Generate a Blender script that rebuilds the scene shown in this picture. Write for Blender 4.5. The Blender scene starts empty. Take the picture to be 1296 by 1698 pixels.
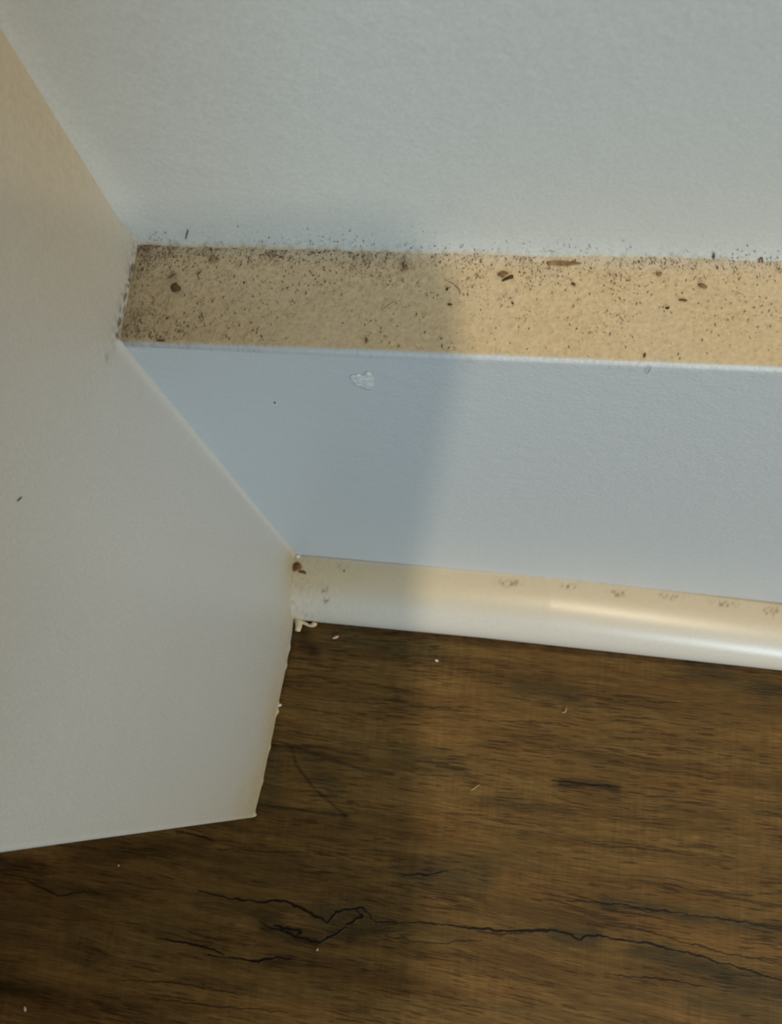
import bpy, bmesh, math, random
import numpy as np
from mathutils import Matrix, Vector

scene = bpy.context.scene
COL = scene.collection
MM = 0.001

# ------------------------------------------------------------------ camera
CAM = np.array([0.06213, -0.05386, 0.23725])
RIGHT = np.array([0.98508853, 0.11909986, -0.12416045])
UP = np.array([-0.07713082, 0.95079008, 0.30008176])
BACK = np.array([0.15379022, -0.2860305, 0.94579867])
FPX = 1440.5                                    # focal length for a 1296 x 1698 frame
cd = bpy.data.cameras.new('camera')
cam = bpy.data.objects.new('camera', cd)
COL.objects.link(cam)
cam.matrix_world = Matrix(((RIGHT[0], UP[0], BACK[0], CAM[0]), (RIGHT[1], UP[1], BACK[1], CAM[1]),
                           (RIGHT[2], UP[2], BACK[2], CAM[2]), (0, 0, 0, 1)))
cd.sensor_fit = 'VERTICAL'
cd.sensor_height = 36
cd.lens = 36 * FPX / 1698
cd.clip_start = 0.002
cd.clip_end = 20
cd.dof.use_dof = True
cd.dof.focus_distance = 0.16
cd.dof.aperture_fstop = 48
scene.camera = cam

# ------------------------------------------------------------------ world, lamps, exposure
w = bpy.data.worlds.new('room_light')
scene.world = w
w.use_nodes = True
w.node_tree.nodes['Background'].inputs[0].default_value = (1.0, 0.87, 0.68, 1)
w.node_tree.nodes['Background'].inputs[1].default_value = 0.24
scene.view_settings.view_transform = 'Standard'
scene.view_settings.look = 'None'
scene.view_settings.gamma = 1
scene.view_settings.use_curve_mapping = False
scene.view_settings.exposure = 0.0


def area(name, loc, target, size, power, color, size_y=None):
    ld = bpy.data.lights.new(name, 'AREA')
    ld.shape = 'RECTANGLE' if size_y else 'DISK'
    ld.size = size
    if size_y:
        ld.size_y = size_y
    ld.energy = power
    ld.color = color
    o = bpy.data.objects.new(name, ld)
    COL.objects.link(o)
    o.location = loc
    o.rotation_euler = (Vector(target) - Vector(loc)).to_track_quat('-Z', 'Y').to_euler()
    return o


# warm ceiling lamp behind the photographer, cool daylight from a window across the room
area('ceiling_lamp', (0.46, -1.05, 2.06), (0.05, 0, 0.1), 0.09, 17.5, (1.0, 0.83, 0.60))
area('window_light', (0.98, -2.0, 0.85), (0.05, 0, 0.1), 0.8, 27.5, (0.68, 0.89, 1.0), 0.6)
area('warm_fill', (1.7, -0.45, 0.85), (0.0, 0, 0.12), 0.30, 4.0, (1.0, 0.68, 0.34))  # added warm fill for the face of the return, no such lamp is seen


# ------------------------------------------------------------------ helpers
def at(px, py, axis, val):
    """point of the plane (axis = val) that was measured at that place of the photograph"""
    d = RIGHT * (px - 648) / FPX - UP * (py - 849) / FPX - BACK
    return CAM + d * (val - CAM[axis]) / d[axis]


def vnoise(x, y, seed=0):
    xi = np.floor(x).astype(np.int64)
    yi = np.floor(y).astype(np.int64)
    fx = x - xi
    fy = y - yi
    fx = fx * fx * (3 - 2 * fx)
    fy = fy * fy * (3 - 2 * fy)

    def hh(a, b):
        n = (a * 374761393 + b * 668265263 + seed * 974634777) & 0x7fffffff
        n = ((n ^ (n >> 13)) * 1274126177) & 0x7fffffff
        n = ((n ^ (n >> 16)) * 2246822519) & 0x7fffffff
        return ((n >> 7) & 0xffff) / 65535.0
    a, b, c, d = hh(xi, yi), hh(xi + 1, yi), hh(xi, yi + 1), hh(xi + 1, yi + 1)
    return (a * (1 - fx) + b * fx) * (1 - fy) + (c * (1 - fx) + d * fx) * fy


def fbm(x, y, oct=4, seed=0):
    s = 0
    a = 0.5
    t = 0
    for k in range(oct):
        s = s + a * vnoise(x * 2 ** k, y * 2 ** k, seed + 17 * k)
        t += a
        a *= 0.55
    return s / t


def sstep(a, b, x):
    t = np.clip((x - a) / (b - a), 0, 1)
    return t * t * (3 - 2 * t)


def polydist(X, Y, pts):
    """distance to a polyline and the position along it (0..1)"""
    best = np.full(X.shape, 1e9)
    par = np.zeros(X.shape)
    n = len(pts) - 1
    for i in range(n):
        ax, ay = pts[i]
        bx, by = pts[i + 1]
        dx, dy = bx - ax, by - ay
        t = np.clip(((X - ax) * dx + (Y - ay) * dy) / (dx * dx + dy * dy + 1e-15), 0, 1)
        d = np.hypot(X - ax - t * dx, Y - ay - t * dy)
        m = d < best
        best = np.where(m, d, best)
        par = np.where(m, (i + t) / n, par)
    return best, par


def grid_faces(n, m, wrap=False):
    k = n if wrap else n - 1
    i = np.arange(k)[:, None]
    j = np.arange(m - 1)[None, :]
    i2 = (i + 1) % n
    f = np.stack([i * m + j + 0 * i2, i * m + j + 1 + 0 * i2, i2 * m + j + 1, i2 * m + j], -1)
    return f.reshape(-1, 4)


def mesh_obj(name, V, quads, ngons=(), mat=None, parent=None, attrs=None, colors=None, smooth=True, flip=False):
    V = np.asarray(V, dtype=np.float64).reshape(-1, 3)
    me = bpy.data.meshes.new(name)
    nq = len(quads)
    loops = [np.asarray(quads).reshape(-1)] if nq else []
    starts = [np.arange(nq) * 4]
    base = nq * 4
    for g in ngons:
        loops.append(np.asarray(g))
        starts.append(np.array([base]))
        base += len(g)
    loops = np.concatenate(loops).astype(np.int32)
    starts = np.concatenate(starts).astype(np.int32)
    me.vertices.add(len(V))
    me.vertices.foreach_set('co', V.astype(np.float32).reshape(-1))
    me.loops.add(len(loops))
    me.loops.foreach_set('vertex_index', loops)
    me.polygons.add(len(starts))
    me.polygons.foreach_set('loop_start', starts)
    me.update(calc_edges=True)
    me.validate()
    if flip:
        me.flip_normals()
    if smooth:
        me.shade_smooth()
    for k, a in (attrs or {}).items():
        at_ = me.attributes.new(k, 'FLOAT', 'POINT')
        at_.data.foreach_set('value', np.asarray(a, dtype=np.float32).reshape(-1))
    if colors is not None:
        c4 = np.ones((len(V), 4), dtype=np.float32)
        c4[:, :3] = np.asarray(colors).reshape(-1, 3)
        ca = me.color_attributes.new('tint', 'FLOAT_COLOR', 'POINT')
        ca.data.foreach_set('color', c4.reshape(-1))
    o = bpy.data.objects.new(name, me)
    COL.objects.link(o)
    if mat:
        me.materials.append(mat)
    if parent:
        o.parent = parent
    return o


def structure(o):
    o['kind'] = 'structure'
    return o


def tag(o, label, cat, group=None, kind=None):
    o['label'] = label
    o['category'] = cat
    if group:
        o['group'] = group
    if kind:
        o['kind'] = kind
    return o


def solid_grid(P, off):
    """a fine front surface with depth behind it: P is (n, m, 3), off the direction to the back"""
    n, m, _ = P.shape
    V = P.reshape(-1, 3)
    q = grid_faces(n, m)
    b = list(range(m)) + [i * m + m - 1 for i in range(1, n)] + [(n - 1) * m + j for j in range(m - 2, -1, -1)] + [i * m for i in range(n - 2, 0, -1)]
    off = np.asarray(off)
    B = V[b] + off
    N = len(V)
    L = len(b)
    side = [[b[k], N + k, N + (k + 1) % L, b[(k + 1) % L]] for k in range(L)]
    V2 = np.vstack([V, B])
    return V2, np.vstack([q, np.array(side)]), [list(range(N + L - 1, N - 1, -1))], N, L


def new_mat(name):
    m = bpy.data.materials.new(name)
    m.use_nodes = True
    return m, m.node_tree, m.node_tree.nodes['Principled BSDF']


def paint_material(name, base, dust, grime, rough, peel, peel_scale, coat=0.0, mottle=0.12, dull=0.35):
    """satin paint; two vertex attributes (dust, grime) say where dirt and painted warm light lie"""
    m, nt, b = new_mat(name)
    N, L = nt.nodes, nt.links
    tc = N.new('ShaderNodeTexCoord')
    n1 = N.new('ShaderNodeTexNoise')
    n1.inputs['Scale'].default_value = peel_scale
    n1.inputs['Detail'].default_value = 3
    L.new(tc.outputs['Object'], n1.inputs['Vector'])
    n2 = N.new('ShaderNodeTexNoise')
    n2.inputs['Scale'].default_value = peel_scale * 0.22
    n2.inputs['Detail'].default_value = 4
    L.new(tc.outputs['Object'], n2.inputs['Vector'])
    n3 = N.new('ShaderNodeTexNoise')
    n3.inputs['Scale'].default_value = peel_scale * 2.3
    n3.inputs['Detail'].default_value = 4
    L.new(tc.outputs['Object'], n3.inputs['Vector'])

    def attr(nm):
        a = N.new('ShaderNodeAttribute')
        a.attribute_name = nm
        return a.outputs['Fac']

    def mix(f, a, bcol):
        x = N.new('ShaderNodeMix')
        x.data_type = 'RGBA'
        if isinstance(f, float):
            x.inputs['Factor'].default_value = f
        else:
            L.new(f, x.inputs['Factor'])
        for k, v in (('A', a), ('B', bcol)):
            s = [i for i in x.inputs if i.name == k and i.type == 'RGBA'][0]
            if isinstance(v, tuple):
                s.default_value = (*v, 1)
            else:
                L.new(v, s)
        return [o for o in x.outputs if o.type == 'RGBA'][0]
    # fine mottling of the paint itself
    mr = N.new('ShaderNodeMapRange')
    mr.inputs['From Min'].default_value = 0.3
    mr.inputs['From Max'].default_value = 0.7
    L.new(n3.outputs['Fac'], mr.inputs['Value'])
    basec = mix(mr.outputs['Result'], tuple(c * 0.93 for c in base), tuple(min(1, c * 1.05) for c in base))
    mr2 = N.new('ShaderNodeMapRange')
    mr2.inputs['From Min'].default_value = 0.3
    mr2.inputs['From Max'].default_value = 0.7
    L.new(n1.outputs['Fac'], mr2.inputs['Value'])
    dustc = mix(mr2.outputs['Result'], tuple(c * (1 - mottle) for c in dust), tuple(c * (1 + 0.7 * mottle) for c in dust))
    c1 = mix(attr('dust'), basec, dustc)
    c2 = mix(attr('grime'), c1, grime)
    L.new(c2, b.inputs['Base Color'])
    b.inputs['Roughness'].default_value = rough
    b.inputs['Specular IOR Level'].default_value = 0.5
    if coat:
        b.inputs['Coat Weight'].default_value = coat
        b.inputs['Coat Roughness'].default_value = 0.22
    rr = N.new('ShaderNodeMath')
    rr.operation = 'MULTIPLY_ADD'
    L.new(attr('dust'), rr.inputs[0])
    rr.inputs[1].default_value = dull
    rr.inputs[2].default_value = rough
    L.new(rr.outputs[0], b.inputs['Roughness'])
    add = N.new('ShaderNodeMath')
    add.operation = 'MULTIPLY_ADD'
    L.new(n2.outputs['Fac'], add.inputs[0])
    add.inputs[1].default_value = 1.6
    L.new(n1.outputs['Fac'], add.inputs[2])
    bp = N.new('ShaderNodeBump')
    bp.inputs['Strength'].default_value = 1.0
    bp.inputs['Distance'].default_value = peel
    L.new(add.outputs[0], bp.inputs['Height'])
    L.new(bp.outputs['Normal'], b.inputs['Normal'])
    return m


def plain_material(name, col, rough=0.6, metallic=0.0, noise=0.12, scale=1500, bump=0.00004):
    m, nt, b = new_mat(name)
    N, L = nt.nodes, nt.links
    tc = N.new('ShaderNodeTexCoord')
    n = N.new('ShaderNodeTexNoise')
    n.inputs['Scale'].default_value = scale
    n.inputs['Detail'].default_value = 3
    L.new(tc.outputs['Object'], n.inputs['Vector'])
    r = N.new('ShaderNodeValToRGB')
    r.color_ramp.elements[0].position = 0.35
    r.color_ramp.elements[1].position = 0.65
    r.color_ramp.elements[0].color = (*[c * (1 - noise) for c in col], 1)
    r.color_ramp.elements[1].color = (*[min(1, c * (1 + noise)) for c in col], 1)
    L.new(n.outputs['Fac'], r.inputs['Fac'])
    L.new(r.outputs['Color'], b.inputs['Base Color'])
    bp = N.new('ShaderNodeBump')
    bp.inputs['Distance'].default_value = bump
    L.new(n.outputs['Fac'], bp.inputs['Height'])
    L.new(bp.outputs['Normal'], b.inputs['Normal'])
    b.inputs['Roughness'].default_value = rough
    b.inputs['Metallic'].default_value = metallic
    return m


def tint_material(name, rough, spec, bump_attr=None):
    """colour straight from the painted 'tint' of the mesh, fine fibres from noise"""
    m, nt, b = new_mat(name)
    N, L = nt.nodes, nt.links
    a = N.new('ShaderNodeAttribute')
    a.attribute_name = 'tint'
    tc = N.new('ShaderNodeTexCoord')
    mp = N.new('ShaderNodeMapping')
    mp.inputs['Scale'].default_value = (260, 2600, 2600)
    L.new(tc.outputs['Object'], mp.inputs['Vector'])
    n = N.new('ShaderNodeTexNoise')
    n.inputs['Scale'].default_value = 1
    n.inputs['Detail'].default_value = 4
    L.new(mp.outputs['Vector'], n.inputs['Vector'])
    mr = N.new('ShaderNodeMapRange')
    mr.inputs['From Min'].default_value = 0.25
    mr.inputs['From Max'].default_value = 0.75
    mr.inputs['To Min'].default_value = 0.72
    mr.inputs['To Max'].default_value = 1.28
    L.new(n.outputs['Fac'], mr.inputs['Value'])
    vm = N.new('ShaderNodeVectorMath')
    vm.operation = 'SCALE'
    L.new(a.outputs['Color'], vm.inputs[0])
    L.new(mr.outputs['Result'], vm.inputs['Scale'])
    L.new(vm.outputs['Vector'], b.inputs['Base Color'])
    b.inputs['Roughness'].default_value = rough
    b.inputs['Specular IOR Level'].default_value = spec
    if bump_attr:
        h = N.new('ShaderNodeAttribute')
        h.attribute_name = bump_attr
        bp = N.new('ShaderNodeBump')
        bp.inputs['Distance'].default_value = 0.00018
        bp.inputs['Strength'].default_value = 0.8
        ad = N.new('ShaderNodeMath')
        ad.operation = 'MULTIPLY_ADD'
        L.new(n.outputs['Fac'], ad.inputs[0])
        ad.inputs[1].default_value = 0.35
        L.new(h.outputs['Fac'], ad.inputs[2])
        L.new(ad.outputs[0], bp.inputs['Height'])
        L.new(bp.outputs['Normal'], b.inputs['Normal'])
    return m


WALL_PAINT = paint_material('wall_paint', (0.53, 0.56, 0.56), (0.50, 0.42, 0.28), (0.10, 0.07, 0.04), 0.42, 0.00006, 1100)
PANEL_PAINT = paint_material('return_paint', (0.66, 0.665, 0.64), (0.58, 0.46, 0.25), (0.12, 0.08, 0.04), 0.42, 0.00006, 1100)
TRIM_PAINT = paint_material('trim_paint', (0.56, 0.60, 0.63), (0.68, 0.53, 0.32), (0.13, 0.075, 0.03), 0.36, 0.00009, 1500)
SHOE_PAINT = paint_material('shoe_paint', (0.66, 0.66, 0.655), (0.62, 0.52, 0.35), (0.20, 0.12, 0.05), 0.26, 0.00001, 900, mottle=0.03, dull=0.08)
WOOD = tint_material('laminate', 0.55, 0.18, 'relief')


# ------------------------------------------------------------------ floor
def build_floor():
    x = np.concatenate([np.arange(-0.30, -0.075, 0.004), np.arange(-0.075, 0.142, 0.0003), np.arange(0.1425, 0.30, 0.0018), np.arange(0.302, 1.2, 0.012)])
    y = np.concatenate([np.arange(-1.2, -0.291, 0.010), np.arange(-0.29, -0.1455, 0.0012), np.arange(-0.145, -0.012, 0.00015), np.array([-0.012, 0.0, 0.02])])
    X, Y = np.meshgrid(x, y, indexing='ij')
    xm, ym = X * 1000, Y * 1000                          # millimetres

    def P(*pts):
        return [tuple(at(a, b, 2, 0)[:2] * 1000) for a, b in pts]
    knots = [(*P((585, 1520))[0], 9, 3.2, 1.6), (*P((962, 1552))[0], 7, 2.2, 1.3), (*P((720, 1450))[0], 8, 2.5, 0.6),
             (*P((100, 1480))[0], 8, 3.0, 0.7), (*P((470, 1590))[0], 8, 2.5, 0.8)]
    yw = ym + 1.2 * (fbm(xm / 28, ym / 14, 3, 5) - .5) * 2
    # the grain swings down to the right past the knot, and bends around every knot
    yw = yw + 4.5 * sstep(45, 120, xm) * sstep(-58, -92, ym) + 2.4 * sstep(25, -60, xm) * -sstep(-60, -100, ym) * 1.2
    for kx, ky, rx, ry, s in knots:
        d = np.exp(-(((xm - kx) / rx) ** 2 + ((yw - ky) / ry / 1.6) ** 2))
        yw = yw - s * d * np.sign(ym - ky) * 1.0
    tone = 0.75 + 0.5 * fbm(xm / 45, yw / 5.5, 4, 11)
    tone *= 0.80 + 0.40 * fbm(xm / 14, yw / 1.6, 3, 23)
    fine = fbm(xm / 5.5, yw / 0.42, 3, 31)
    tone *= 0.72 + 0.60 * fine
    streak = fbm(xm / 4.5, yw / 0.24, 2, 47) * (0.55 + 0.75 * fbm(xm / 16, yw / 4, 2, 53))
    pores = sstep(0.58, 0.76, streak)
    tone *= 1 - 0.50 * pores
    band = sstep(0.50, 0.70, fbm(xm / 34, yw / 3.4, 3, 61))
    tone *= 1 - 0.22 * band
    weave = vnoise(xm / 0.55, ym / 5.0, 71) * vnoise(xm / 12, ym / 9, 73)
    tone *= 0.93 + 0.30 * weave
    relief = 0.30 * fine - 0.4 * pores
    red = fbm(xm / 22, yw / 4, 3, 83)
    green = np.zeros_like(tone)

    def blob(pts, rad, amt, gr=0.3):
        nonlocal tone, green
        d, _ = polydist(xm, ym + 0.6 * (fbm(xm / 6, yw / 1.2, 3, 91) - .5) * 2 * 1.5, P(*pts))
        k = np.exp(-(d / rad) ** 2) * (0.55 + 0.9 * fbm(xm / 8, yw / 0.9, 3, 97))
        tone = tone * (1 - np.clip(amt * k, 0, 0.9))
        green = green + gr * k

    def crack(pts, wd, amt=0.95, rough=0.45, seed=3):
        nonlocal tone, relief
        dx = rough * (fbm(xm / 1.6, ym / 1.6, 3, seed) - .5) * 2
        dy = rough * (fbm(xm / 1.9, ym / 1.9, 3, seed + 40) - .5) * 2
        d, t = polydist(xm + dx, ym + dy, P(*pts))
        ww = 0.95 * wd * (0.30 + 0.7 * np.sin(np.pi * np.clip(t, 0.02, 0.98))) * (0.45 + 1.1 * vnoise(xm / 3.1, ym / 3.1, seed + 7))
        k = 1 - sstep(ww * 0.4, ww * 1.25 + 0.05, d)
        tone = tone * (1 - amt * k)
        relief = relief - 1.2 * k

    blob([(540, 1520), (600, 1515)], 4.5, 0.45, 0.7)
    blob([(440, 1535), (520, 1560)], 2.0, 0.55, 0.4)
    blob([(330, 1500), (460, 1520)], 1.8, 0.35, 0.2)
    blob([(650, 1530), (780, 1555)], 2.0, 0.25, 0.3)
    blob([(925, 1548), (985, 1556)], 2.4, 0.45, 0.8)
    blob([(1060, 1575), (1130, 1592), (1296, 1650)], 2.6, 0.45, 1.2)
    blob([(1000, 1495), (1110, 1510), (1296, 1545)], 1.7, 0.35, 0.9)
    blob([(680, 1455), (800, 1450)], 3.8, 0.34, 0.8)
    blob([(660, 1250), (760, 1275)], 2.2, 0.22, 0.5)
    blob([(860, 1135), (950, 1160)], 2.6, 0.30, 0.7)
    blob([(1150, 1110), (1296, 1150)], 2.4, 0.22, 1.0)
    blob([(930, 1298), (1020, 1306)], 1.2, 0.55, 0.4)
    blob([(800, 1330), (940, 1345)], 1.7, 0.30, 0.5)
    blob([(1150, 1660), (1296, 1690)], 2.6, 0.28, 0.7)
    blob([(300, 1625), (420, 1640)], 1.6, 0.30, 0.2)
    blob([(60, 1470), (190, 1490)], 2.2, 0.34, 0.3)
    blob([(0, 1640), (300, 1698)], 4.5, 0.42, 0.0)  # bottom-left shade painted into the wood tone, here and in the next two blobs
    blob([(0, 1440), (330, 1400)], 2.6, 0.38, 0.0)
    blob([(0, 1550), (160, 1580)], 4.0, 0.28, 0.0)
    blob([(560, 1545), (640, 1540)], 2.2, 0.35, 0.3)
    blob([(440, 1600), (480, 1590)], 1.2, 0.45, 0.1)
    blob([(560, 1060), (720, 1080)], 3.0, 0.18, 0.9)
    blob([(455, 1255), (450, 1325)], 3.0, 0.26, 0.9)
    blob([(500, 1250), (560, 1310)], 2.0, 0.14, 0.9)
    blob([(500, 1050), (520, 1085)], 2.3, 0.50, 0.3)

    crack([(331, 1478), (380, 1490), (426, 1495), (476, 1494), (510, 1512), (544, 1530), (556, 1513), (602, 1505), (622, 1527), (650, 1531)], 0.30, seed=3)
    crack([(622, 1530), (700, 1530), (760, 1537), (850, 1545), (925, 1543), (948, 1550), (962, 1560), (972, 1550), (1070, 1565), (1150, 1583), (1230, 1606), (1330, 1640)], 0.34, seed=5)
    crack([(430, 1528), (455, 1542), (470, 1543), (490, 1553), (530, 1563), (555, 1550), (575, 1538)], 0.36, seed=9)
    crack([(455, 1534), (500, 1545), (492, 1554)], 0.5, seed=12)
    crack([(262, 1555), (300, 1562), (350, 1574), (372, 1584)], 0.30, seed=15)
    crack([(345, 1582), (395, 1590), (430, 1594), (455, 1588), (482, 1591)], 0.30, seed=19)
    crack([(590, 1507), (600, 1522), (575, 1532)], 0.5, seed=21)
    crack([(38, 1456), (70, 1472), (95, 1486), (140, 1479)], 0.20, 0.75, seed=23)
    crack([(146, 1473), (168, 1483)], 0.16, 0.7, seed=24)
    crack([(290, 1378), (320, 1383), (355, 1393)], 0.22, 0.75, seed=25)
    crack([(360, 1408), (400, 1410), (440, 1413), (500, 1414)], 0.17, 0.7, seed=27)
    crack([(937, 1492), (1030, 1501), (1080, 1510), (1140, 1516)], 0.22, 0.8, seed=29)
    crack([(1130, 1518), (1210, 1524), (1296, 1542)], 0.16, 0.7, seed=30)
    crack([(668, 1453), (700, 1449), (712, 1452), (742, 1443)], 0.22, 0.8, seed=31)
    crack([(915, 1296), (960, 1299), (1012, 1305)], 0.26, 0.85, seed=33)
    crack([(1040, 1535), (1120, 1560), (1200, 1580), (1296, 1600)], 0.16, 0.6, seed=35)
    crack([(1020, 1618), (1100, 1624), (1160, 1636)], 0.16, 0.7, seed=37)
    crack([(800, 1195), (880, 1198), (960, 1203)], 0.14, 0.6, seed=39)
    crack([(490, 1158), (600, 1165), (700, 1172), (770, 1176)], 0.12, 0.6, seed=41)
    crack([(180, 1625), (300, 1630), (400, 1650)], 0.16, 0.6, seed=43)
    crack([(250, 1655), (350, 1668), (480, 1680)], 0.16, 0.6, seed=45)
    crack([(790, 1545), (830, 1550), (870, 1548)], 0.2, 0.6, seed=46)
    crack([(640, 1553), (720, 1565), (800, 1560)], 0.14, 0.5, seed=48)
    # dark pencil-like scuffs beside the end of the return
    for pts, wdt, amt in (([(452, 1237), (490, 1239), (530, 1252), (600, 1276), (652, 1284)], 0.55, 0.5),
                          ([(483, 1240), (492, 1270), (520, 1307), (573, 1353)], 0.40, 0.5),
                          ([(428, 1335), (480, 1341), (573, 1353)], 0.45, 0.6)):
        d, t = polydist(xm + 0.25 * (fbm(xm / 1.2, ym / 1.2, 2, 7) - .5), ym, P(*pts))
        k = np.exp(-(d / wdt) ** 2) * (0.75 + 0.5 * vnoise(xm / 2, ym / 0.5, 8))
        tone = tone * (1 - np.clip(amt * k, 0, .85))
        green = green + 0.7 * k
    # the floor darkens unevenly along the trim and the return
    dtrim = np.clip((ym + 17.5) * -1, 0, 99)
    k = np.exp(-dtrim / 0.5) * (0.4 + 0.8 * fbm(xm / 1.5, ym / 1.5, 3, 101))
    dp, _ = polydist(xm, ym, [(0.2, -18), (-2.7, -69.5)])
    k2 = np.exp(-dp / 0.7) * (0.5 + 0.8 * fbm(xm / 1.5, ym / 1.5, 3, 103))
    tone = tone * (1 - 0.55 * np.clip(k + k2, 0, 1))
    tone = np.clip(tone, 0.05, 2)
    c = np.stack([0.136 * tone * (0.92 + 0.20 * red), 0.0765 * tone ** 1.10, 0.021 * tone ** 1.35 * (1.06 - 0.12 * red)], -1)
    g = np.clip(green, 0, 1)[..., None] * 0.55
    lum = c.mean(-1, keepdims=True)
    c = c * (1 - g) + g * lum * np.array([1.32, 1.04, 0.40])
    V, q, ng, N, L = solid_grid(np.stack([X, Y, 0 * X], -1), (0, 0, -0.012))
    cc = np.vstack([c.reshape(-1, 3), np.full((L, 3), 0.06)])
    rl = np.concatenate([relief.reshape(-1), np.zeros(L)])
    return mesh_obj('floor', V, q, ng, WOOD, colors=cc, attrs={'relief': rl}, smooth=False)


floor = structure(build_floor())
fm = floor.data


# ------------------------------------------------------------------ wall behind, with the thin caulk fillet over the ledge
def build_wall():
    x = np.concatenate([np.arange(-0.004, 0.120, 0.0004), np.arange(0.12, 1.2, 0.02)])
    z = np.concatenate([np.array([0, 0.05, 0.1, 0.130]), np.arange(0.1315, 0.150, 0.0003), np.arange(0.150, 0.2, 0.001), np.arange(0.2, 2.4, 0.05)])
    X, Z = np.meshgrid(x, z, indexing='ij')
    xm, zm = X * 1000, Z * 1000
    Y = 0.0165 + 0.00045 * (fbm(xm / 30, zm / 30, 3, 4) - .5) + 0 * X
    up = zm - 133
    # the paint and caulk swell a little where wall and ledge meet
    Y = Y - 0.0011 * np.exp(-np.clip(up, 0, 99) / 1.6) * (0.7 + 0.6 * fbm(xm / 5, zm / 5, 3, 8))
    Y = Y - 0.0016 * np.exp(-np.clip(xm - 3.2, 0, 99) / 1.1) * sstep(-1, 7, up)
    rag = fbm(xm / 0.8, zm / 2.2, 3, 9)
    dust = 0.85 * (1 - sstep(0.0, 0.9, up - 0.9 * (rag - .5)))
    g = sstep(0.63, 0.74, vnoise(xm / 0.22, zm / 0.5, 12)) * np.exp(-np.clip(up, 0, 99) / 0.8) * (0.3 + 0.7 * fbm(xm / 6, 0 * zm, 2, 14))
    Vg = np.stack([X, Y, Z], -1)
    V, q, ng, N, L = solid_grid(Vg, (0, 0.10, 0))
    pad = np.zeros(L)
    return mesh_obj('wall_back', V, q, ng, WALL_PAINT, attrs={'dust': np.concatenate([dust.reshape(-1), pad]), 'grime': np.concatenate([0.55 * g.reshape(-1), pad])})


wall = structure(build_wall())


# ------------------------------------------------------------------ the white return that runs into the corner on the left
def return_x(y, z):
    """x of its painted face in metres (slightly out of true, as in the photograph)"""
    ym, zm = y * 1000, z * 1000
    return (0.15 + 0.021 * np.minimum(zm, 200) - 2.7 * (np.clip(-ym, 0, 99) / 69.5) ** 2) / 1000


def build_return():
    y = np.concatenate([np.arange(-0.0695, -0.066, 0.0003), np.arange(-0.066, -0.008, 0.0006), np.arange(-0.008, 0.0168, 0.0003)])
    z = np.concatenate([np.arange(0.0, 0.004, 0.0003), np.arange(0.004, 0.126, 0.0008), np.arange(0.126, 0.141, 0.00025), np.arange(0.141, 0.2, 0.0008), np.arange(0.2, 2.4, 0.05)])
    Yg, Zg = np.meshgrid(y, z, indexing='ij')
    ym, zm = Yg * 1000, Zg * 1000
    X = return_x(Yg, Zg)
    # rounded painted arris at the free end
    e = np.clip(1.2 - (ym + 69.5), 0, 1.2)
    X = X - (1.2 - np.sqrt(np.maximum(1.44 - e * e, 0))) * 0.001
    X = X + 0.00028 * (fbm(ym / 25, zm / 25, 3, 3) - .5)
    # bead of caulk and paint rounding the corner against the baseboard
    X = X + 0.0008 * np.exp(-np.abs(ym) / 0.55) * sstep(134.5, 131, zm) * sstep(9, 13, zm)
    # ragged, chipped bottom edge
    Zg = Zg + np.where(zm < 2.5, 0.0009 * np.clip(fbm(ym / 3.0, 0 * ym, 4, 6) - .42, 0, 1) * (1 - zm / 2.5), 0)
    # dabs of old paint left standing along the bottom and end edges
    for py, pz, r, h in ((-41.5, 0.4, 0.8, 0.7), (-39.6, 0.3, 0.6, 0.5), (-24, 0.4, 1.2, 0.4), (-29, 0.3, 0.9, 0.35), (-68.6, 0.6, 0.7, 0.7), (-51, 0.4, 1.0, 0.3), (-60, 0.4, 1.2, 0.3)):
        X = X + 0.001 * h * np.exp(-(((ym - py) / r) ** 2 + ((zm - pz) / r) ** 2))
    n = fbm(ym / 9, zm / 9, 3, 21)
    dust = 0.50 * np.exp(-(ym + 69.5) / 10.0) * np.exp(-zm / 60) + 0.85 * np.exp(-zm / 14.0) * (0.5 + n)  # tan near the foot: mostly floor bounce painted in, with some dirt
    dust += 0.55 * np.exp(-(((ym + 3) / 9) ** 2 + ((zm - 8) / 11) ** 2)) * (0.5 + n)  # tan patch by the trim, mostly bounced light put into the colour
    # warm light painted as a tan strip beside the ledge and the wall corner
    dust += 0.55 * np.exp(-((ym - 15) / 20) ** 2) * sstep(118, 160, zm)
    grime = 0.7 * np.exp(-zm / 0.35) * sstep(0.5, 0.7, fbm(ym / 2.0, 0 * ym, 3, 33))
    near = np.exp(-(np.clip(-ym, 0, 99) / 1.4)) * np.exp(-(np.abs(zm - 133.2) / 1.0)) + 0.8 * np.exp(-((zm - 133.0) / 0.7) ** 2) * (ym > -1)
    grime += 0.55 * near * sstep(0.48, 0.62, fbm(ym / 0.6, zm / 0.6, 3, 35))
    nick = np.exp(-(((ym + 3.6) / 0.7) ** 2 + ((zm - 134.2) / 0.5) ** 2))
    grime += 0.35 * nick
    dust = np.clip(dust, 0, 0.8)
    V, q, ng, N, L = solid_grid(np.stack([X, Yg, Zg], -1), (-0.115, 0, 0))
    pad = np.zeros(L)
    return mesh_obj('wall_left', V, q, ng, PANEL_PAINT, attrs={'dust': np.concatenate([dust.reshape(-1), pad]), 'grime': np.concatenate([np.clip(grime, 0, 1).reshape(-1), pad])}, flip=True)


ret = structure(build_return())


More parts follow.
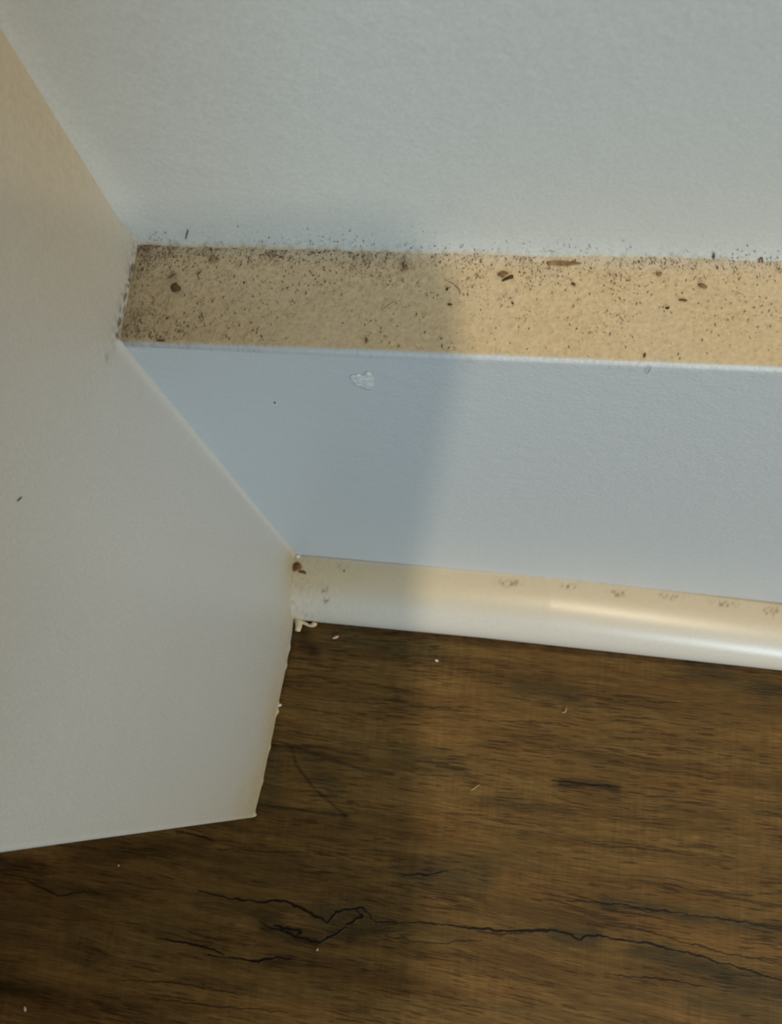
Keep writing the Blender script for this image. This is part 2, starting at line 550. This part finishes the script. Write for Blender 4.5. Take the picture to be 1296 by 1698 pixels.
# ------------------------------------------------------------------ unseen dark leaf, added to block light from the bottom-left floor
def build_shade_blocker():
    bm = bmesh.new()
    x0, x1, y0, y1, z0, z1 = -0.70, 0.175, -0.54, -0.50, 0.008, 2.03
    bmesh.ops.create_cube(bm, size=1)
    for v in bm.verts:
        v.co = ((v.co.x + .5) * (x1 - x0) + x0, (v.co.y + .5) * (y1 - y0) + y0, (v.co.z + .5) * (z1 - z0) + z0)
    for side in (1, -1):
        f = [f for f in bm.faces if f.normal.y * side > 0.9 and f.calc_area() > 0.5][0]
        r1 = bmesh.ops.inset_region(bm, faces=[f], thickness=0.11)
        r2 = bmesh.ops.inset_region(bm, faces=[f], thickness=0.012, depth=-0.008)
    me = bpy.data.meshes.new('shade_blocker_1')
    bm.to_mesh(me)
    bm.free()
    me.materials.append(plain_material('shade_blocker_wood', (0.055, 0.032, 0.018), 0.5, 0, 0.25, 60))
    o = bpy.data.objects.new('shade_blocker_1', me)
    COL.objects.link(o)
    return structure(o)


build_shade_blocker()


# ------------------------------------------------------------------ sweeps: baseboard and shoe trim
def sweep(name, xs, prof_fn, mat, attr_fn):
    """prof_fn(x) -> closed (n, 2) loop of (y, z) in metres; attr_fn(X, Y, Z) -> dict of arrays"""
    P = np.array([[(x, a, b) for a, b in prof_fn(x)] for x in xs])        # (m, n, 3)
    m, n, _ = P.shape
    V = P.transpose(1, 0, 2)                                              # (n, m, 3): wraps over n
    q = grid_faces(n, m, wrap=True)
    caps = [[i * m for i in range(n)], [i * m + m - 1 for i in range(n - 1, -1, -1)]]
    A = attr_fn(V[..., 0], V[..., 1], V[..., 2])
    return mesh_obj(name, V, q, caps, mat, attrs=A)


xs_base = np.concatenate([np.arange(-0.002, 0.118, 0.00022), np.arange(0.119, 0.1595, 0.002), np.arange(0.162, 1.2, 0.02)])
SLOPE = [(0, 0.132), (0.05, 0.1327), (0.095, 0.1334), (1.3, 0.1334)]


def base_prof(x):
    zt = float(np.interp(x, [a for a, _ in SLOPE], [b for _, b in SLOPE]))
    bow = -0.0012 * np.clip(x / 0.13, 0, 1) ** 2
    pts = []
    for z in np.concatenate([[0.0], np.arange(0.006, zt - 0.0013, 0.0016)]):
        pts.append((bow * (1 - z / zt) + 0.0, z))
    z0 = pts[-1][1]
    r = 0.0007
    while len(pts) < 81:
        pts.append((0, z0 + (zt - r - z0) * 0.5))
    pts = pts[:81]
    for k in range(7):
        a = k / 6 * math.pi / 2
        pts.append((r - r * math.cos(a), zt - r + r * math.sin(a)))
    for k in range(1, 72):
        t = k / 71
        pts.append((r + t * (0.0172 - r), zt + (0.1336 - zt) * t * 0.6))
    pts.append((0.0172, 0.0))
    return pts


def base_attr(X, Y, Z):
    # dirt lies where it has gathered; the colours are the dirt's own
    x, y, z = X * 1000, Y * 1000, Z * 1000
    top = z > 131.0
    n1 = fbm(x / 7, y / 7, 4, 2)
    n2 = fbm(x / 0.7, y / 1.4, 4, 6)
    edge = 0.30 + 0.36 * sstep(5, 45, x) + 0.25 * (fbm(x / 2.2, y * 0, 3, 9) - .5)
    dust = np.where(top, sstep(edge * 0.55, edge * 1.25, y + 0.25 * (n2 - .5)), 0)
    # a paler, paint-smeared strip just in front of the wall
    back = sstep(12.6, 16.4, y + 2.0 * (n1 - .5))
    dust = dust * (1 - 0.42 * back * (0.4 + 0.9 * n2)) * (0.86 + 0.2 * n1)
    g = 0.0 * x
    corner = np.exp(-np.clip(x - 3, 0, 99) / 7.0)
    specks = sstep(0.56, 0.70, vnoise(x / 0.17, y / 0.36, 13) * 0.75 + 0.25 * vnoise(x / 0.6, y / 0.6, 14))
    dens = (0.16 + 0.85 * np.exp(-np.clip(16.6 - y, 0, 99) / 3.6)) * (0.25 + 1.0 * sstep(.35, .7, fbm(x / 6, y / 5, 3, 15))) * (1.15 - 0.5 * sstep(60, 95, x))
    g = g + 0.55 * specks * np.clip(dens + 0.4 * corner, 0, 1)
    g = g + 0.40 * corner * (0.3 + 1.0 * fbm(x / 2.5, y / 2.5, 3, 16))
    g = g + 0.13 * (1 - sstep(10, 62, x)) * (1.2 - sstep(3, 15, y))
    mid = sstep(0.52, 0.70, fbm(x / 0.9, y / 1.3, 4, 19)) * np.clip(dens, 0, 1)
    g = g + 0.20 * mid
    g = g + 0.55 * np.exp(-(((x - 4.5) / 1.2) ** 2 + ((y - 14.5) / 1.5) ** 2)) * fbm(x / 0.8, y / 0.8, 3, 17)
    g = np.where(top, g, 0)
    # small clean-lifted dab on the face and faint smudges low down
    return {'dust': np.clip(dust, 0, 1), 'grime': np.clip(g, 0, 1)}


base = structure(sweep('baseboard_back', xs_base, base_prof, TRIM_PAINT, base_attr))

xs_shoe = np.concatenate([np.arange(-0.0005, 0.138, 0.0004), np.arange(0.14, 0.198, 0.004), np.arange(0.2, 1.2, 0.03)])
TOPY = [(0.0004, 0.0), (0.0676, -0.0), (0.095, -0.0004), (0.129, -0.0014), (1.3, -0.0014)]
FRONTY = [(0.0002, at(490, 1028.5, 2, 0)[1]), (at(800, 1058, 2, 0)[0], at(800, 1058, 2, 0)[1]),  (0.130, -0.0166), (1.3, -0.0166)]


def shoe_z(x, y):
    pr = [p for p in shoe_prof(x)][2:]
    pr = sorted(pr)
    return float(np.interp(y, [a for a, _ in pr], [b for _, b in pr]))


def shoe_prof(x):
    ty = float(np.interp(x, *zip(*TOPY))) + 0.0002
    fy = float(np.interp(x, *zip(*FRONTY)))
    h = 0.0125 if x < 0.07 else max(0.0098, 0.0125 - 0.045 * (x - 0.07))
    pts = []
    n = 34
    for k in range(n + 1):
        a = k / n
        # flattened quarter round, steeper towards the floor
        y = ty + (fy - ty) * math.sin(a * math.pi / 2) ** 0.97
        z = h * math.cos(a * math.pi / 2) ** 0.92 if k < n else 0.0
        pts.append((y, max(z, 0.0)))
    pts.append((0.0, 0.0))
    pts.append((0.0003, h * 0.5))
    return pts[::-1]


MARKS = [(842, 966, 34, 7), (942, 972, 22, 5), (1022, 983, 26, 6), (1112, 988, 30, 5), (1202, 999, 34, 6), (1280, 1010, 20, 10),
         (570, 940, 14, 5), (537, 975, 10, 9), (537, 992, 12, 5)]


def shoe_attr(X, Y, Z):
    x, y, z = X * 1000, Y * 1000, Z * 1000
    h = 12.5
    n1 = fbm(x / 6, y / 4, 3, 31)
    dust = sstep(-17.5, -4.5, y + 2.0 * (n1 - .5)) * (0.95 - 0.1 * n1)
    dust = np.maximum(dust, 0.34) + 0.30 * np.exp(-np.clip(x, 0, 99) / 14)
    dust = dust * sstep(0.1, 0.9, -y + 0.0) 
    g = 0 * x
    for px, py, w_, h_ in MARKS:
        c = at(px, py, 2, 0.0115) * 1000
        wx, wy = w_ * 0.105, h_ * 0.105 * 1.0
        # a smile-shaped scuff
        u = (x - c[0]) / wx
        v = (y - c[1] - 0.9 * u * u * wy + 0.5 * wy) / wy
        g = g + 0.85 * np.exp(-(u ** 4) * 1.2 - v * v) * sstep(0.38, 0.66, fbm(x / 0.55, y / 0.45, 3, 37))
    g = g + 0.25 * np.exp(-np.clip(-y - 0, 0, 99) / 0.8) * sstep(0.5, 0.66, fbm(x / 1.4, y / 0.5, 3, 39)) * sstep(50, 70, x)
    g = g + 0.30 * sstep(0.64, 0.76, vnoise(x / 0.4, y / 0.5, 41)) * np.exp(-np.clip(x, 0, 99) / 9)
    return {'dust': np.clip(dust, 0, 1), 'grime': np.clip(g, 0, 1)}


shoe = structure(sweep('trim_1', xs_shoe, shoe_prof, SHOE_PAINT, shoe_attr))


# ------------------------------------------------------------------ the phone that takes the picture: out of frame, its shadow falls on the ledge
def rounded_slab(wd, ht, th, r, seg=10, edge=0.0012):
    bm = bmesh.new()
    pts = []
    for cx, cy, a0 in ((wd / 2 - r, ht / 2 - r, 0), (-wd / 2 + r, ht / 2 - r, 90), (-wd / 2 + r, -ht / 2 + r, 180), (wd / 2 - r, -ht / 2 + r, 270)):
        for k in range(seg + 1):
            a = math.radians(a0 + 90 * k / seg)
            pts.append((cx + r * math.cos(a), cy + r * math.sin(a)))
    vs = [bm.verts.new((a, b, 0)) for a, b in pts]
    f = bm.faces.new(vs)
    ex = bmesh.ops.extrude_face_region(bm, geom=[f])
    bmesh.ops.translate(bm, verts=[v for v in ex['geom'] if isinstance(v, bmesh.types.BMVert)], vec=(0, 0, th))
    bmesh.ops.recalc_face_normals(bm, faces=bm.faces)
    rim = [e for e in bm.edges if abs(e.verts[0].co.z - e.verts[1].co.z) < 1e-9]
    bmesh.ops.bevel(bm, geom=rim, offset=edge, segments=3, affect='EDGES')
    return bm


def bm_obj(name, bm, mat, parent=None, loc=(0, 0, 0), smooth=True):
    me = bpy.data.meshes.new(name)
    bm.to_mesh(me)
    bm.free()
    if smooth:
        me.shade_smooth()
    me.materials.append(mat)
    o = bpy.data.objects.new(name, me)
    COL.objects.link(o)
    o.location = loc
    if parent:
        o.parent = parent
    return o


def cyl(r, h, seg=32):
    bm = bmesh.new()
    bmesh.ops.create_cone(bm, cap_ends=True, segments=seg, radius1=r, radius2=r, depth=h)
    bmesh.ops.bevel(bm, geom=[e for e in bm.edges if abs(e.verts[0].co.z - e.verts[1].co.z) < 1e-9], offset=min(r, h) * 0.15, segments=2, affect='EDGES')
    return bm


PH = bpy.data.objects.new('phone', None)
COL.objects.link(PH)
PH.matrix_world = cam.matrix_world @ Matrix.Translation((0, 0, 0.004))
tag(PH, 'dark smartphone held over the corner by its back camera, casting the shadow on the ledge', 'phone')
M_PHONE = plain_material('phone_glass', (0.03, 0.035, 0.045), 0.35, 0, 0.05)
M_LENS = plain_material('lens_glass', (0.01, 0.01, 0.015), 0.1, 0, 0.05)
M_RING = plain_material('lens_ring', (0.30, 0.30, 0.31), 0.3, 1.0, 0.05)
bm_obj('body', rounded_slab(0.080, 0.165, 0.0095, 0.012), M_PHONE, PH, (-0.0285, -0.071, 0.002))
bm_obj('camera_bump', rounded_slab(0.022, 0.026, 0.0016, 0.006, edge=0.0004), M_PHONE, PH, (0.0, -0.003, 0.0005))
lens = bm_obj('lens', cyl(0.0048, 0.0008), M_RING, PH, (0, 0, 0.0002))
bm_obj('lens_glass', cyl(0.0034, 0.0006), M_LENS, lens, (0, 0, -0.0004))


# ------------------------------------------------------------------ dust and fibres on the ledge (nobody could count them)
ZL = 0.13335


def ledge_z(x, y):
    zt = float(np.interp(x, [a for a, _ in SLOPE], [b for _, b in SLOPE]))
    return zt + (0.1336 - zt) * np.clip(y / 0.0172, 0, 1) * 0.6


def flecks(name, pts, mat, label, cat):
    """pts: list of (centre, axis a, axis b, half length, half width, height) -> low six-sided crumbs in one mesh"""
    V, F = [], []
    for c, a, b, la, lb, hh, rnd in pts:
        nrm = np.cross(a, b)
        s = len(V)
        for k in range(6):
            t = k / 6 * 2 * math.pi
            j = 0.75 + 0.5 * rnd.random()
            V.append(c + a * la * math.cos(t) * j + b * lb * math.sin(t) * j)
        V.append(c + nrm * hh)
        V.append(c - nrm * 0.00003)
        for k in range(6):
            F.append((s + k, s + (k + 1) % 6, s + 6, s + 6))
            F.append((s + (k + 1) % 6, s + k, s + 7, s + 7))
    me = bpy.data.meshes.new(name)
    me.from_pydata([tuple(v) for v in V], [], [f[:3] for f in F])
    me.update()
    me.materials.append(mat)
    o = bpy.data.objects.new(name, me)
    COL.objects.link(o)
    return tag(o, label, cat, kind='stuff')


rd = random.Random(4)
M_GRIT = plain_material('dark_grit', (0.085, 0.055, 0.028), 0.8, 0, 0.5, 600)
grit = []
while len(grit) < 6000:
    x = rd.uniform(0.0035, 0.105)
    y = rd.uniform(0.0008, 0.0162)
    xm, ym = x * 1000, y * 1000
    clump = float(fbm(np.array(xm / 4.0), np.array(ym / 3.0), 3, 77))
    dens = 0.07 + 0.9 * math.exp(-(16.4 - ym) / 3.2) + 0.5 * math.exp(-(xm - 3) / 6)
    dens *= (0.2 + 1.3 * max(0, clump - .3) / .4) * (1.0 if xm < 75 else 0.65)
    if rd.random() > dens:
        continue
    big = rd.random() ** 7
    la = (0.055 + 0.24 * big) * MM
    lb = (0.028 + 0.05 * big) * MM
    ang = rd.gauss(math.pi / 2, 0.55)
    a = np.array([math.cos(ang), math.sin(ang), 0])
    b = np.array([-math.sin(ang), math.cos(ang), 0])
    grit.append((np.array([x, y, ledge_z(x, y) + 0.00002]), a, b, la, lb, 0.00004 + lb * 0.5, rd))
flecks('dust_grit', grit, M_GRIT, 'dark grit and fluff strewn over the tan top of the baseboard', 'dust')

wallgrit = []
while len(wallgrit) < 420:
    x = rd.uniform(0.005, 0.105)
    up = rd.expovariate(1 / 0.75)
    if up > 7 or rd.random() > 0.25 + 1.1 * max(0, float(fbm(np.array(x * 1000 / 5), np.array(0.0), 3, 88)) - .35) / .3:
        continue
    z = 0.1338 + up * MM
    y = 0.0165 - 0.0011 * math.exp(-(z * 1000 - 133) / 1.6) * 1.0 - 0.00010
    big = rd.random() ** 4
    ang = rd.gauss(math.pi / 2, 0.6)
    a = np.array([math.cos(ang), 0, math.sin(ang)])
    b = np.array([math.sin(ang), 0, -math.cos(ang)])
    wallgrit.append((np.array([x, y, z]), a, b, (0.05 + 0.2 * big) * MM, (0.03 + 0.04 * big) * MM, 0.00005, rd))
flecks('dust_fluff', wallgrit, M_GRIT, 'tiny dark fluff clinging to the white wall just above the ledge', 'dust')


# ------------------------------------------------------------------ single crumbs, flakes and hairs
def lump(name, mat, loc, size, seed, label, cat, spikes=0.35, rot=0.0, sub=3, group=None):
    bm = bmesh.new()
    bmesh.ops.create_icosphere(bm, subdivisions=sub, radius=1)
    r = random.Random(seed)
    dirs = [(Vector((r.gauss(0, 1), r.gauss(0, 1), r.gauss(0, .6))).normalized(), r.uniform(-.6, 1)) for _ in range(9)]
    for v in bm.verts:
        k = 1.0
        for d, s in dirs:
            k += 1.5 * spikes * s * max(0, v.co.normalized().dot(d)) ** 4
        v.co = v.co * k
        v.co.x *= size[0] * MM
        v.co.y *= size[1] * MM
        v.co.z *= size[2] * MM
    lo = min(v.co.z for v in bm.verts)
    for v in bm.verts:
        v.co.z -= lo
    o = bm_obj(name, bm, mat)
    o.location = loc
    o.rotation_euler = (0, 0, rot)
    return tag(o, label, cat, group)


def tube(name, mat, pts, rad, label=None, cat=None, parent=None, rads=None):
    """tapered strand along 3-D points (metres)"""
    P = [Vector(p) for p in pts]
    Q = []
    for i in range(len(P) - 1):
        p0, p1, p2, p3 = P[max(i - 1, 0)], P[i], P[i + 1], P[min(i + 2, len(P) - 1)]
        for k in range(6):
            t = k / 6
            Q.append(0.5 * ((2 * p1) + (p2 - p0) * t + (2 * p0 - 5 * p1 + 4 * p2 - p3) * t * t + (3 * p1 - p0 - 3 * p2 + p3) * t ** 3))
    Q.append(P[-1])
    n = len(Q)
    bm = bmesh.new()
    rings = []
    for i, c in enumerate(Q):
        d = (Q[min(i + 1, n - 1)] - Q[max(i - 1, 0)]).normalized()
        u = d.cross(Vector((0, 0, 1)))
        if u.length < 1e-4:
            u = Vector((1, 0, 0))
        u.normalize()
        v = d.cross(u)
        s = i / (n - 1)
        rr = rad * (0.25 + 0.75 * math.sin(math.pi * min(max(s, .03), .97)) ** 0.6)
        if rads:
            f = s * (len(rads) - 1)
            j = min(int(f), len(rads) - 2)
            rr = rads[j] + (rads[j + 1] - rads[j]) * (f - j)
        rings.append([bm.verts.new(c + (u * math.cos(a) + v * math.sin(a)) * rr) for a in [k / 8 * 2 * math.pi for k in range(8)]])
    for i in range(n - 1):
        for k in range(8):
            bm.faces.new((rings[i][k], rings[i][(k + 1) % 8], rings[i + 1][(k + 1) % 8], rings[i + 1][k]))
    bm.faces.new(rings[0][::-1])
    bm.faces.new(rings[-1])
    bmesh.ops.recalc_face_normals(bm, faces=bm.faces)
    o = bm_obj(name, bm, mat, parent)
    if label:
        tag(o, label, cat)
    return o


def on_ledge(px, py, up=0.0):
    p = at(px, py, 2, ZL)
    return Vector((p[0], p[1], ledge_z(p[0], p[1]) + up))


def on_floor(px, py, up=0.0):
    p = at(px, py, 2, 0.0)
    return Vector((p[0], p[1], up))


M_DIRT = plain_material('brown_dirt', (0.10, 0.055, 0.02), 0.85, 0, 0.4, 900, 0.00006)
M_DIRT2 = plain_material('pale_brown_dirt', (0.26, 0.17, 0.08), 0.85, 0, 0.4, 900, 0.00006)
M_BLACK = plain_material('black_speck', (0.02, 0.015, 0.01), 0.7, 0, 0.3)
M_RUST = plain_material('rust_dirt', (0.22, 0.105, 0.03), 0.85, 0, 0.45, 900, 0.00008)
M_CAULK = plain_material('ivory_caulk', (0.66, 0.55, 0.36), 0.5, 0, 0.12, 700, 0.0001)
M_PINK = plain_material('pink_crumb', (0.75, 0.42, 0.30), 0.7, 0, 0.15)
M_IVORY = plain_material('pale_crumb', (0.62, 0.52, 0.38), 0.7, 0, 0.15)
M_STRAW = plain_material('straw', (0.42, 0.30, 0.14), 0.6, 0, 0.15)
M_PAINTDAB = paint_material('clean_paint', (0.80, 0.83, 0.83), (0.6, 0.5, 0.3), (0.1, 0.1, 0.1), 0.4, 0.00005, 1800)

lump('dirt_clump', M_DIRT, on_ledge(290, 478), (0.42, 0.36, 0.25), 3, 'dark brown dirt clump on the ledge near its left end', 'dirt', 0.9)
lump('dirt_clump', M_DIRT2, on_ledge(353, 428), (0.45, 0.40, 0.2), 5, 'pale brown dirt clump on the ledge close to the wall, left of the middle', 'dirt', 1.0)
lump('dirt_clump', M_DIRT2, on_ledge(672, 444), (0.42, 0.38, 0.25), 6, 'pale brown round dirt clump on the ledge near the curved shadow edge', 'dirt', 0.4)
lump('seed_husk', M_RUST, on_ledge(606, 561), (0.15, 0.45, 0.15), 8, 'small upright brown husk near the front edge of the ledge', 'husk', 0.2)
lump('wood_splinter', M_DIRT, on_ledge(262, 559), (0.75, 0.13, 0.12), 9, 'short dark splinter lying along the front edge of the ledge by the corner', 'splinter', 0.3)
lump('black_speck', M_BLACK, on_ledge(1107, 511), (0.22, 0.18, 0.15), 11, 'black speck on the right part of the ledge, lower of a pair', 'speck', 0.5)
lump('brown_speck', M_DIRT, on_ledge(1131, 498), (0.34, 0.16, 0.14), 12, 'brown speck on the right part of the ledge, upper of a pair', 'speck', 0.5, -0.3)
lump('black_speck', M_BLACK, on_ledge(745, 503), (0.22, 0.13, 0.12), 13, 'black speck at the curved shadow edge in the middle of the ledge', 'speck', 0.6)
lump('black_speck', M_BLACK, on_ledge(741, 478), (0.12, 0.20, 0.12), 14, 'tiny black speck behind the one at the curved shadow edge', 'speck', 0.6)
lump('black_speck', M_BLACK, on_ledge(849, 501), (0.12, 0.12, 0.1), 15, 'tiny black speck in front of the brown flake on the ledge', 'speck', 0.6)
lump('brown_speck', M_DIRT, on_ledge(949, 470), (0.2, 0.22, 0.1), 16, 'small brown speck on the ledge right of the brown flake', 'speck', 0.6)
lump('brown_smear', M_DIRT2, on_ledge(950, 437), (0.85, 0.22, 0.05), 17, 'pale brown smear lying sideways on the ledge near the wall', 'dirt', 0.9)
lump('dirt_clump', M_DIRT2, on_ledge(1165, 476), (0.55, 0.25, 0.15), 18, 'pale brown fluffy clump on the right part of the ledge behind the two specks', 'dirt', 0.6, -0.5)
lump('dirt_clump', M_DIRT2, on_ledge(1092, 455), (0.3, 0.32, 0.15), 19, 'small pale brown clump near the wall on the right part of the ledge', 'dirt', 0.6)
lump('brown_fleck', M_DIRT, on_ledge(1069, 588), (0.14, 0.3, 0.1), 20, 'thin brown fleck at the front edge of the ledge towards the right', 'speck', 0.5)


# the brown flake: a thin curled chip
def flake():
    a, b = on_ledge(832, 466), on_ledge(851, 458)
    d = (b - a)
    L_ = d.length
    ang = math.atan2(d.y, d.x)
    bm = bmesh.new()
    g = []
    for i in range(9):
        u = i / 8
        row = []
        for j in range(5):
            v = j / 4 - 0.5
            wdt = 0.55 * MM * (0.15 + 0.85 * u ** 0.6) * (1 - 0.5 * max(0, u - .85) / .15)
            row.append(bm.verts.new((u * L_, v * wdt * 0.9, 0.12 * MM + 0.30 * MM * (v + .5) ** 2 + 0.12 * MM * math.sin(u * 3))))
        g.append(row)
    for i in range(8):
        for j in range(4):
            bm.faces.new((g[i][j], g[i + 1][j], g[i + 1][j + 1], g[i][j + 1]))
    r = bmesh.ops.solidify(bm, geom=bm.faces[:], thickness=0.00007)
    o = bm_obj('wood_flake', bm, M_DIRT)
    o.location = a
    o.rotation_euler = (0, 0, ang)
    return tag(o, 'curled dark brown flake on the sunlit part of the ledge', 'flake')


flake()
o = lump('fluff_tuft', M_DIRT2, on_ledge(838, 452), (0.36, 0.26, 0.08), 25, 'pale tan fluff behind the curled brown flake', 'dirt', 1.1)
tube('hair', M_DIRT, [on_ledge(736, 462, 0.0001), on_ledge(750, 470, 0.0003), on_ledge(761, 480, 0.0003), on_ledge(762, 487, 0.0001)], 0.00005,
     'fine curved hair on the ledge across the curved shadow edge', 'hair')
tube('hair', M_DIRT, [on_ledge(632, 512, 0.0001), on_ledge(643, 504, 0.0003), on_ledge(655, 496, 0.0001)], 0.000045,
     'fine straight hair in the middle of the shaded ledge', 'hair')
tube('hair', M_BLACK, [on_ledge(324, 453, 0.0001), on_ledge(332, 447, 0.0002)], 0.00008,
     'short thick black hair on the ledge right of the dirt clump', 'hair')
tube('hair', M_DIRT, [on_ledge(275, 458, 0.0001), on_ledge(290, 449, 0.0002)], 0.00007,
     'short brown hair on the ledge just behind the dark dirt clump', 'hair')
tube('hair', M_BLACK, [on_ledge(332, 513, 0.0001), on_ledge(331, 519, 0.0002), on_ledge(335, 522, 0.0001)], 0.00007,
     'hooked black hair in the left half of the ledge', 'hair')


def on_wall(px, py, off=0.00015):
    p = at(px, py, 1, 0.0165)
    return Vector((p[0], 0.0165 - 0.0011 * math.exp(-max(0, p[2] * 1000 - 133) / 1.6) - off, p[2]))


tube('hair', M_DIRT, [on_wall(309, 390), on_wall(311, 383, 0.0003), on_wall(313, 377, 0.0003)], 0.00008,
     'dark bristle standing on the wall above the left end of the ledge', 'hair')
tube('hair', M_BLACK, [on_wall(1183, 421), on_wall(1184, 412, 0.0003)], 0.00009,
     'dark bristle standing on the wall above the right part of the ledge', 'hair')
tube('hair', M_DIRT, [on_ledge(1256, 437, 0.0002), on_ledge(1260, 430, 0.0005), on_wall(1264, 424, 0.0003)], 0.00011,
     'brown bristle leaning from the ledge to the wall at the far right', 'hair')
p0, p1, p2 = at(1070, 616, 1, 0), at(1074, 611, 1, 0), at(1080, 606, 1, 0)
tube('hair', M_BLACK, [Vector((p0[0], -0.0003, p0[2])), Vector((p1[0], -0.0006, p1[2])), Vector((p2[0], -0.0001, p2[2]))], 0.00004,
     'tiny curled black hair hanging over the front edge of the ledge', 'hair')
p = at(456, 667, 1, 0)
lump('black_speck', M_BLACK, (p[0], -0.00015, p[2]), (0.12, 0.12, 0.1), 30, 'single black speck on the bluish face of the baseboard', 'speck')


def on_return(px, py):
    z = 0.1
    d = RIGHT * (px - 648) / FPX - UP * (py - 849) / FPX - BACK
    t = 0.1
    for _ in range(30):
        q = CAM + d * t
        f = q[0] - float(return_x(np.array(q[1]), np.array(q[2])))
        t -= f / d[0] * 0.9
    return CAM + d * t


a_, b_ = on_return(27, 831), on_return(35, 824)
off = np.array([0.00012, 0, 0])
tube('hair', M_BLACK, [Vector(a_ + off), Vector(b_ + off)], 0.00007, 'short dark hair stuck to the white return at the far left', 'hair')


# old caulk squeezed out at the foot of the corner: an L of two fingers
ck = bpy.data.objects.new('caulk_blob', None)
COL.objects.link(ck)
c0 = on_floor(494, 1034)
ck.location = c0
tag(ck, 'ivory blob of old caulk on the floor where return and shoe trim meet', 'caulk')


def rel(px, py, up):
    return on_floor(px, py, up) - c0


b1 = tube('caulk_finger', M_CAULK, [rel(490, 1030, 0.0008), rel(496, 1031, 0.0010), rel(496, 1040, 0.0010), rel(494, 1047, 0.0007)], 0.0006, parent=ck,
          rads=[0.0006, 0.0013, 0.0011, 0.0009, 0.0008])
b2 = tube('caulk_finger', M_CAULK, [rel(496, 1030, 0.0011), rel(506, 1034, 0.0008), rel(514, 1038, 0.0007), rel(521, 1036, 0.0007), rel(524, 1033, 0.0009)], 0.0005, parent=ck,
          rads=[0.0010, 0.0005, 0.0004, 0.0008, 0.0007])

# brown dirt wedged at the top of the shoe trim in the corner
p = at(494, 942, 2, 0.0118)
lump('rusty_dirt', M_RUST, (p[0] + 0.0003, p[1], shoe_z(p[0], p[1]) - 0.0001), (0.75, 0.95, 0.35), 41, 'rust brown dirt wedged in the corner on top of the shoe trim', 'dirt', 0.7, -0.7)
p = at(500, 949, 2, 0.0118)
lump('rusty_dirt', M_RUST, (p[0] + 0.0003, p[1], shoe_z(p[0], p[1]) - 0.0001), (0.75, 0.3, 0.25), 42, 'thin rust brown tail right of the dirt in the corner', 'dirt', 0.6, -0.3)
p = at(492, 925, 2, 0.0130)
lump('paint_bead', M_PAINTDAB, (p[0], -0.0004, 0.0118), (0.55, 0.5, 0.5), 43, 'white bead of paint in the corner above the rust brown dirt', 'paint')
p = at(571, 948, 2, 0.0115)
lump('brown_speck', M_DIRT, (p[0], p[1], shoe_z(p[0], p[1]) - 0.0001), (0.24, 0.24, 0.15), 44, 'brown speck on the shoe trim right of the corner', 'speck')

# half-moon dab of fresh paint low relief on the baseboard's face
def paint_dab():
    c = at(600, 626, 1, 0)
    bm = bmesh.new()
    rows = []
    for i in range(15):
        u = -1 + 2 * i / 14
        lo = -1.05 * math.sqrt(max(0, 1 - u * u)) - 0.10 * math.sin(5 * u)
        hi = 0.55 + 0.25 * u - 0.8 * (1 - abs(u)) * 0.35 * (1 + math.sin(7 * u) * .4)
        hi = max(hi * (1 - u ** 8), lo)
        row = []
        for j in range(7):
            v = j / 6
            z = lo + (hi - lo) * v
            rim = (1 - abs(2 * v - 1) ** 3) * (1 - abs(u) ** 3)
            row.append(bm.verts.new((u * 1.75 * MM, -(0.00002 + 0.00020 * rim * (0.6 + 0.8 * (1 - v))), z * 3.6 * MM)))
        rows.append(row)
    for i in range(14):
        for j in range(6):
            bm.faces.new((rows[i][j], rows[i + 1][j], rows[i + 1][j + 1], rows[i][j + 1]))
    bmesh.ops.remove_doubles(bm, verts=bm.verts[:], dist=1e-7)
    bmesh.ops.solidify(bm, geom=bm.faces[:], thickness=-0.00006)
    bmesh.ops.recalc_face_normals(bm, faces=bm.faces[:])
    m = plain_material('fresh_paint', (0.63, 0.665, 0.67), 0.45, 0, 0.16, 1600, 0.00005)
    o = bm_obj('paint_dab', bm, m, base)
    o.location = (c[0], float(-0.0012 * (c[0] / 0.13) ** 2 * 0.2), c[2])
    o['label'] = 'paler half-moon paint dab'


paint_dab()

# crumbs on the floor
lump('pink_crumb', M_PINK, on_floor(557, 1057), (0.72, 0.42, 0.4), 51, 'pinkish crumb on the wood floor right of the caulk blob', 'crumb', 0.4, 0.5)
lump('pale_crumb', M_IVORY, on_floor(723, 1095), (0.34, 0.32, 0.3), 52, 'pale round crumb on the floor below the shoe trim', 'crumb')
lump('pale_crumb', M_IVORY, on_floor(42, 1672), (0.30, 0.55, 0.25), 53, 'pale crumb on the dark floor at the bottom left', 'crumb', 0.4, 0.4)
lump('pale_crumb', M_IVORY, on_floor(526, 1574), (0.28, 0.28, 0.2), 54, 'tiny pale crumb on the floor below the knot', 'crumb')
lump('pale_crumb', M_IVORY, on_floor(197, 1435), (0.26, 0.24, 0.2), 55, 'tiny pale crumb on the floor under the edge of the return', 'crumb')
tube('straw_splinter', M_STRAW, [on_floor(780, 1311, 0.0002), on_floor(788, 1306, 0.0004), on_floor(795, 1301, 0.0003)], 0.00016, 'thin straw coloured splinter lying in the middle of the floor', 'splinter')
tube('straw_splinter', M_STRAW, [on_floor(931, 1182, 0.0002), on_floor(937, 1180, 0.0004), on_floor(938, 1173, 0.0004)], 0.00017, 'small hooked tan splinter on the floor below the lit shoe trim', 'splinter')
lump('paint_chip', M_PAINTDAB, on_floor(464, 1169), (0.40, 0.40, 0.35), 57, 'white chip of paint on the floor against the foot of the return', 'chip')
